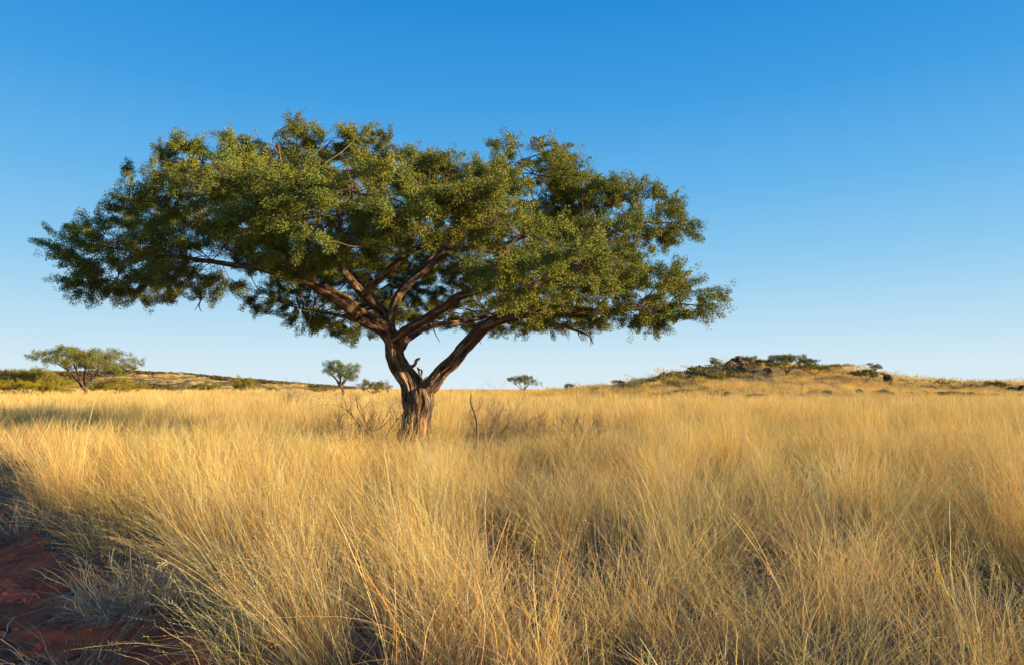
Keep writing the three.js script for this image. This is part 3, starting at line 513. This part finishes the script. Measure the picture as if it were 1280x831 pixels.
// ------------------------------------------------------------------ grass
const STRAW = [[.80, .585, .215], [.77, .54, .17], [.82, .64, .29], [.72, .45, .11], [.78, .55, .165], [.64, .37, .08], [.76, .59, .28]];
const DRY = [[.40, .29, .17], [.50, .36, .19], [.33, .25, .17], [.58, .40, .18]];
function clump(seed, { n, R: rad, h0, h1, w, lean, seg = 5, head = 0, basal = 0, heads = .8, tones = STRAW, droop = .12, curl = .03, subs = 1 }) {
  const R = rng(seed), g = new Geo(true), hearts = [];
  for (let k = 0; k < subs; k++) { const a = R() * 6.283, q = Math.sqrt(R()) * rad, lw = .75 + .35 * R(); hearts.push({ x: subs > 1 ? Math.cos(a) * q : 0, z: subs > 1 ? Math.sin(a) * q : 0, h: subs > 1 ? lw : 1, t: [0, 1, 2].map(() => subs > 1 ? .9 + .2 * R() : 1) }); }
  const spread = subs > 1 ? rad * .42 : rad;
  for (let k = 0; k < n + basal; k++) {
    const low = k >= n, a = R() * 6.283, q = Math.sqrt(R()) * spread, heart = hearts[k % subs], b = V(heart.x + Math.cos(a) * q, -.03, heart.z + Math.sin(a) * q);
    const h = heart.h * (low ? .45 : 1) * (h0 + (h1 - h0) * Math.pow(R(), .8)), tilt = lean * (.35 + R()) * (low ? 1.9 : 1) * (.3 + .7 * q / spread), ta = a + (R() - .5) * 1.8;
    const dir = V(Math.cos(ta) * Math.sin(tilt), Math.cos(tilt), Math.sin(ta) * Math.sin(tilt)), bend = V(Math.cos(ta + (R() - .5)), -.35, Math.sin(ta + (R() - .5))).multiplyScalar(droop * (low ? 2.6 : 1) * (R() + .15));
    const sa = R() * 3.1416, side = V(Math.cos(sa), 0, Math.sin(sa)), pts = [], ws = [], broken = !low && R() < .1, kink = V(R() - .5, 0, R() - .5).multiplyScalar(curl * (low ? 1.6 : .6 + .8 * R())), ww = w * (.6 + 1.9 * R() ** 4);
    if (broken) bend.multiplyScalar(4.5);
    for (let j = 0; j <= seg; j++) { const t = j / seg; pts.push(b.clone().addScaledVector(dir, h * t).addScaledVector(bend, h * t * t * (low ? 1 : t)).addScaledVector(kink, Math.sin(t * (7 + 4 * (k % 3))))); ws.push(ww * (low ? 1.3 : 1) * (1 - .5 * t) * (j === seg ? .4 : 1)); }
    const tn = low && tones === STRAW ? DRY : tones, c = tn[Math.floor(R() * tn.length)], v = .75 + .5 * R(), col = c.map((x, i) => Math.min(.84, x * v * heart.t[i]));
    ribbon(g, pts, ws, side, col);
    if (!low && head && R() < heads) {
      const e = pts[seg], d = pts[seg].clone().sub(pts[seg - 1]).normalize(), hl = h * (.16 + .12 * R()), c2 = col.map((x, i) => Math.min(.8, x * [1.1, 1.12, 1.2][i]));
      for (let m = 0; m < head; m++) { const t = m / head, o = e.clone().addScaledVector(d, -hl * t + .02), sd = V(R() - .5, (R() - .2) * .7, R() - .5).addScaledVector(d, 1.1).normalize(); leaf(g, o.addScaledVector(sd, .003 + .012 * t * R()), sd, V(R() - .5, R() - .5, R() - .5).normalize(), .010 + .014 * R(), .0012 + w * .3, c2); }
    }
  }
  return g.build();
}
const near = [0, 1, 2, 3, 4, 5, 6, 7, 8, 9].map(k => clump(1000 + k, { n: 180, R: .27, subs: 4, h0: .42, h1: 1.16, w: .0026, lean: .28 + .05 * (k % 4), head: k % 2 ? 18 : 8, basal: 100, heads: .8, droop: .12 + .05 * (k % 3), curl: .03, seg: 10 }));
const mid = [0, 1, 2, 3, 4].map(k => clump(1100 + k, { n: 230, R: .55, subs: 5, h0: .42, h1: 1.1, w: .0038, lean: .3, head: 3, basal: 24, seg: 8, droop: .1 }));
const farC = [0, 1, 2, 3].map(k => clump(1200 + k, { n: 250, R: 1.2, subs: 6, h0: .4, h1: 1.0, w: .009, lean: .26, seg: 6 }));
const short = [0, 1, 2, 3].map(k => clump(1400 + k, { n: 44, R: .24, h0: .12, h1: .5, w: .0042, lean: .7, seg: 6, droop: .35, curl: .06, tones: [...DRY, ...DRY, ...STRAW] }));
const veryFar = [0, 1, 2].map(k => clump(1300 + k, { n: 280, R: 3.2, subs: 7, h0: .4, h1: .95, w: .035, lean: .3, head: 0, seg: 4 }));
{
  const grass = new THREE.Group(); grass.name = 'tall_grass'; grass.userData = { kind: 'stuff', label: 'tall dry golden grass covering the whole plain', category: 'grass' }; scene.add(grass);
  const R = rng(4242), T = new THREE.Quaternion(), trunk = onGround(516, 18);
  const hollows = [[445, 18.2, 1.5], [470, 17, .9], [560, 17.2, .8], [668, 18, 1.0], [728, 18.4, 1.3], [640, 16.8, .8], [610, 18.4, .9], [395, 17.5, .9]].map(([u, d, r]) => [onGround(u, d), r]), hollow = (x, z) => { let f = 1; for (const [p, r] of hollows) f -= .5 * Math.exp(-((x - p.x) ** 2 + (z - p.z) ** 2) / (r * r)); return Math.max(.4, f); };
  const bare = [[190, 5.5, .75], [118, 4.5, .7], [165, 6.5, .6], [42, 8.1, .6], [215, 4.7, .5]].map(([u, d, r]) => [onGround(u, d), r]);
  const band = (r0, r1, half, density, geos, hs, tufts = 0) => {
    let tuft = null;
    const lists = geos.map(() => []), area = half / Math.PI * Math.PI * (r1 * r1 - r0 * r0), n = Math.round(area * density);
    for (let k = 0; k < n; k++) {
      let x, z, r;
      const inTuft = tufts > .1 && k % 4;                                        // most clumps stand together in tussocks that lean and ripen alike
      if (!inTuft) { r = Math.sqrt(r0 * r0 + R() * (r1 * r1 - r0 * r0)); const a = (R() * 2 - 1) * half + (r < 14 ? .35 : 0); x = Math.sin(a) * r; z = -Math.cos(a) * r; tuft = { x, z, wx: (R() - .5) * .6, wz: (R() - .5) * .5, h: .66 + .46 * R(), warm: (R() - .5) * 1.5, v: 1 + (R() - .5) * .25, R: (.12 + .26 * R()) * tufts }; }
      else { x = tuft.x + (R() + R() - 1) * tuft.R; z = tuft.z + (R() + R() - 1) * tuft.R; r = Math.hypot(x, z); }
      const s = roadSide(x, z), e = roadEdge(x, z); if (e < .12 + .25 * R() && s > -3.6) continue;
      if (Math.hypot(x, z) < 1.5) continue;
      if (bare.some(([p, q]) => Math.hypot(x - p.x, z - p.z) < q)) continue;
      const dt = Math.hypot(x - trunk.x, z - trunk.z); if (dt < .5) continue;
      const patch = fbm(x * .22 + 40, z * .22, 3, 3), big = fbm(x * .05, z * .03 + 9, 7, 3), fine = fbm(x * .9, z * .9, 21, 2);
      if (r < 40 && r > 9 && fine < -.2 && R() < .6) continue;                                            // gaps between tussocks
      let h = hs * (1 + .45 * patch + .22 * (R() - .5) + .25 * fine) * (1 - .42 * Math.exp(-(((x + 1.6) / 3.4) ** 2) - ((z + 15.5) / 3.6) ** 2)) * hollow(x, z) * (.75 + .25 * smooth(.1, .8, e > 0 ? e : 1));
      const onHill = x > 0 ? smooth(68, 90, -z) * (1 - smooth(125, 150, -z)) : 0; h *= 1 - .3 * onHill;
      const p = V(x, height(x, z), z), wx = -.42 * (1 - smooth(-1.2, 2.4, x + z * .12 + 1.0)) * (1 - smooth(8, 20, r)) + .4 * fbm(x * .55, z * .55, 11, 2) + (R() - .5) * .3, wz = .35 * fbm(x * .55, z * .55, 15, 2) + (R() - .5) * .25;
      T.setFromEuler(E.set(wz + (tufts ? tuft.wz : 0), 0, -wx - (tufts ? tuft.wx : 0))); Q.setFromEuler(E.set(0, R() * 6.283, 0)); T.multiply(Q);
      if (tufts) h *= tuft.h;
      h *= 1 - .38 * smooth(-.3, 1.4, x) * (1 - smooth(4, 9, r));                                 // shorter grass at near right, lowered to let low sun reach the front tussocks
      const wide = .85 + .4 * R(), v = (tufts ? tuft.v : 1) * (.96 + .22 * patch + .12 * (R() - .5) + .12 * big), warm = (tufts ? tuft.warm * .45 : 0) + .05 + .55 * big + .5 * patch + .7 * fbm(x * .7 + 5, z * .7, 31, 2) + .25 * (R() - .5) + onHill * (.35 + .9 * fbm(x * .3, z * .3, 44, 2));
      lists[Math.floor(R() * geos.length)].push({ m: new THREE.Matrix4().compose(p, T, V(wide, h, wide)), c: new THREE.Color(v * (1.02 - .02 * warm), v * (.98 - .14 * warm), v * (.92 - .42 * warm)) });
    }
    geos.forEach((g, k) => { copies('grass_tufts', g, straw, lists[k], grass); });
    return lists.reduce((s, l) => s + l.length, 0);
  };
  let total = 0;
  total += band(1.5, 15, 1.2, 5, short, 1.0);
  total += band(1.5, 9, 1.45, 3.5, near, 1.0, .01);
  total += band(9, 16, .95, 2.7, near, 1.0, .01);
  total += band(16, 42, .85, 1.2, mid, .95, .01);
  total += band(42, 120, .8, .55, farC, .95, .01);
  total += band(120, 340, .75, .08, veryFar, .95);
  total += band(340, 470, .75, .03, veryFar, 1.0);
  console.log('grass clumps', total);
}
{ // clods of sand and scraps of straw on the track
  const R = rng(616), clods = [], scraps = [], cg = new THREE.IcosahedronGeometry(1, 1), sg = new Geo(true);
  const p = cg.attributes.position; for (let k = 0; k < p.count; k++) { const n = 1 + .35 * noise(p.getX(k) * 1.7, p.getY(k) * 1.7, p.getZ(k) * 1.7); p.setXYZ(k, p.getX(k) * n, p.getY(k) * n * .7, p.getZ(k) * n); } cg.computeVertexNormals();
  ribbon(sg, [V(0, 0, 0), V(.05, .012, .01), V(.1, .004, -.005), V(.15, .01, .012)], [.004, .004, .0035, .002], V(0, 0, 1), [.62, .47, .25]);
  for (let k = 0; k < 5200; k++) {
    const s = -3 + R() * 17, w = -2.6 + R() * 3.1, x = 2.42 - .703 * s + .711 * w, z = -.711 * s - .703 * w; if (roadEdge(x, z) > .3) continue;
    const y = height(x, z) + .02 + .05 * fbm(x * 2.1, z * 2.1, 6, 5); Q.setFromEuler(E.set(R() * .5, R() * 6.3, R() * .5));
    if (k % 3) { const q = .006 + .03 * R() ** 5, b = .7 + .6 * R(); clods.push({ m: new THREE.Matrix4().compose(V(x, y, z), Q, V(q, q, q)), c: new THREE.Color(b, b, b) }); }
    else if (R() < .5) { const b = .7 + .5 * R(), q = .5 + R(); scraps.push({ m: new THREE.Matrix4().compose(V(x, y + .012, z), Q, V(q, q, q)), c: new THREE.Color(b, b, b) }); }
  }
  const g = new THREE.Group(); g.name = 'track_litter'; g.userData = { kind: 'stuff', label: 'red clods and scraps of straw strewn over the sand track', category: 'litter' }; scene.add(g);
  copies('clods', cg, new THREE.MeshStandardMaterial({ color: new THREE.Color(.34, .075, .03), roughness: 1 }), clods, g); copies('straw_scraps', sg.build(), straw, scraps, g);
}
// ------------------------------------------------------------------ single plants at the verge of the track
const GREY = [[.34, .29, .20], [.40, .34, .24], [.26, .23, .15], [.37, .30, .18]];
{
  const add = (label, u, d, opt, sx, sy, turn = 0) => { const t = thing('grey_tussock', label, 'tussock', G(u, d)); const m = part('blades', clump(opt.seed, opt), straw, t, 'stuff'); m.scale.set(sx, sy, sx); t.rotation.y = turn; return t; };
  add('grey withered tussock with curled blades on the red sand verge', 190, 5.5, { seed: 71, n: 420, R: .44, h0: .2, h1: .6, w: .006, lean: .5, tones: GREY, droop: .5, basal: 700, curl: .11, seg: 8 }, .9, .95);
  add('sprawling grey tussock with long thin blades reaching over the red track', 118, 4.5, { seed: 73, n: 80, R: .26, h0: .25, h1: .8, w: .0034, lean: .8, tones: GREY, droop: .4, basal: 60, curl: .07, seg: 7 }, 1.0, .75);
  add('greyish green tussock behind the withered one at the track edge', 165, 6.6, { seed: 79, n: 160, R: .3, h0: .3, h1: .6, w: .004, lean: .5, tones: [[.13, .13, .06], [.17, .16, .08], [.22, .2, .12]], droop: .3, basal: 160 }, 1.2, 1);
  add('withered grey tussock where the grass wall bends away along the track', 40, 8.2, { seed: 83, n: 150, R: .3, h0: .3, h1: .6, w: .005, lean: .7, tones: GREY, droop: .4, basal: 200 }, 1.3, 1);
}
{ // one straw stem arching over the verge
  const b = G(292, 4.3), t = thing('straw_stem', 'single orange straw arching over the shaded verge', 'straw', b), l = (u, v) => at(u, v, 4.3).sub(b), c = new THREE.CatmullRomCurve3([V(0, 0, 0), l(272, 800), l(252, 750), l(232, 720), l(217, 706), l(205, 703), l(200, 708)]);
  const pts = c.getPoints(24), g = new Geo(); tube(g, pts, pts.map((_, k) => .0028 * (1 - .5 * k / 24)), 5, null, true);
  part('stem', g.build(), new THREE.MeshStandardMaterial({ color: new THREE.Color(.62, .40, .16), roughness: .6 }), t);
  const s = new Geo(true), R = rng(5); for (let k = 0; k < 26; k++) { const p = pts[24 - Math.floor(R() * 7)]; leaf(s, p.clone(), V(R() - .7, R() - .6, R() - .5).normalize(), V(R() - .5, R() - .5, R() - .5).normalize(), .035, .008, [.6, .46, .22]); } part('seed_head', s.build(), straw, t, 'stuff');
}

scene.traverse(o => { if (o.isMesh) { o.castShadow = true; o.receiveShadow = true; } });
renderer.render(scene, camera);
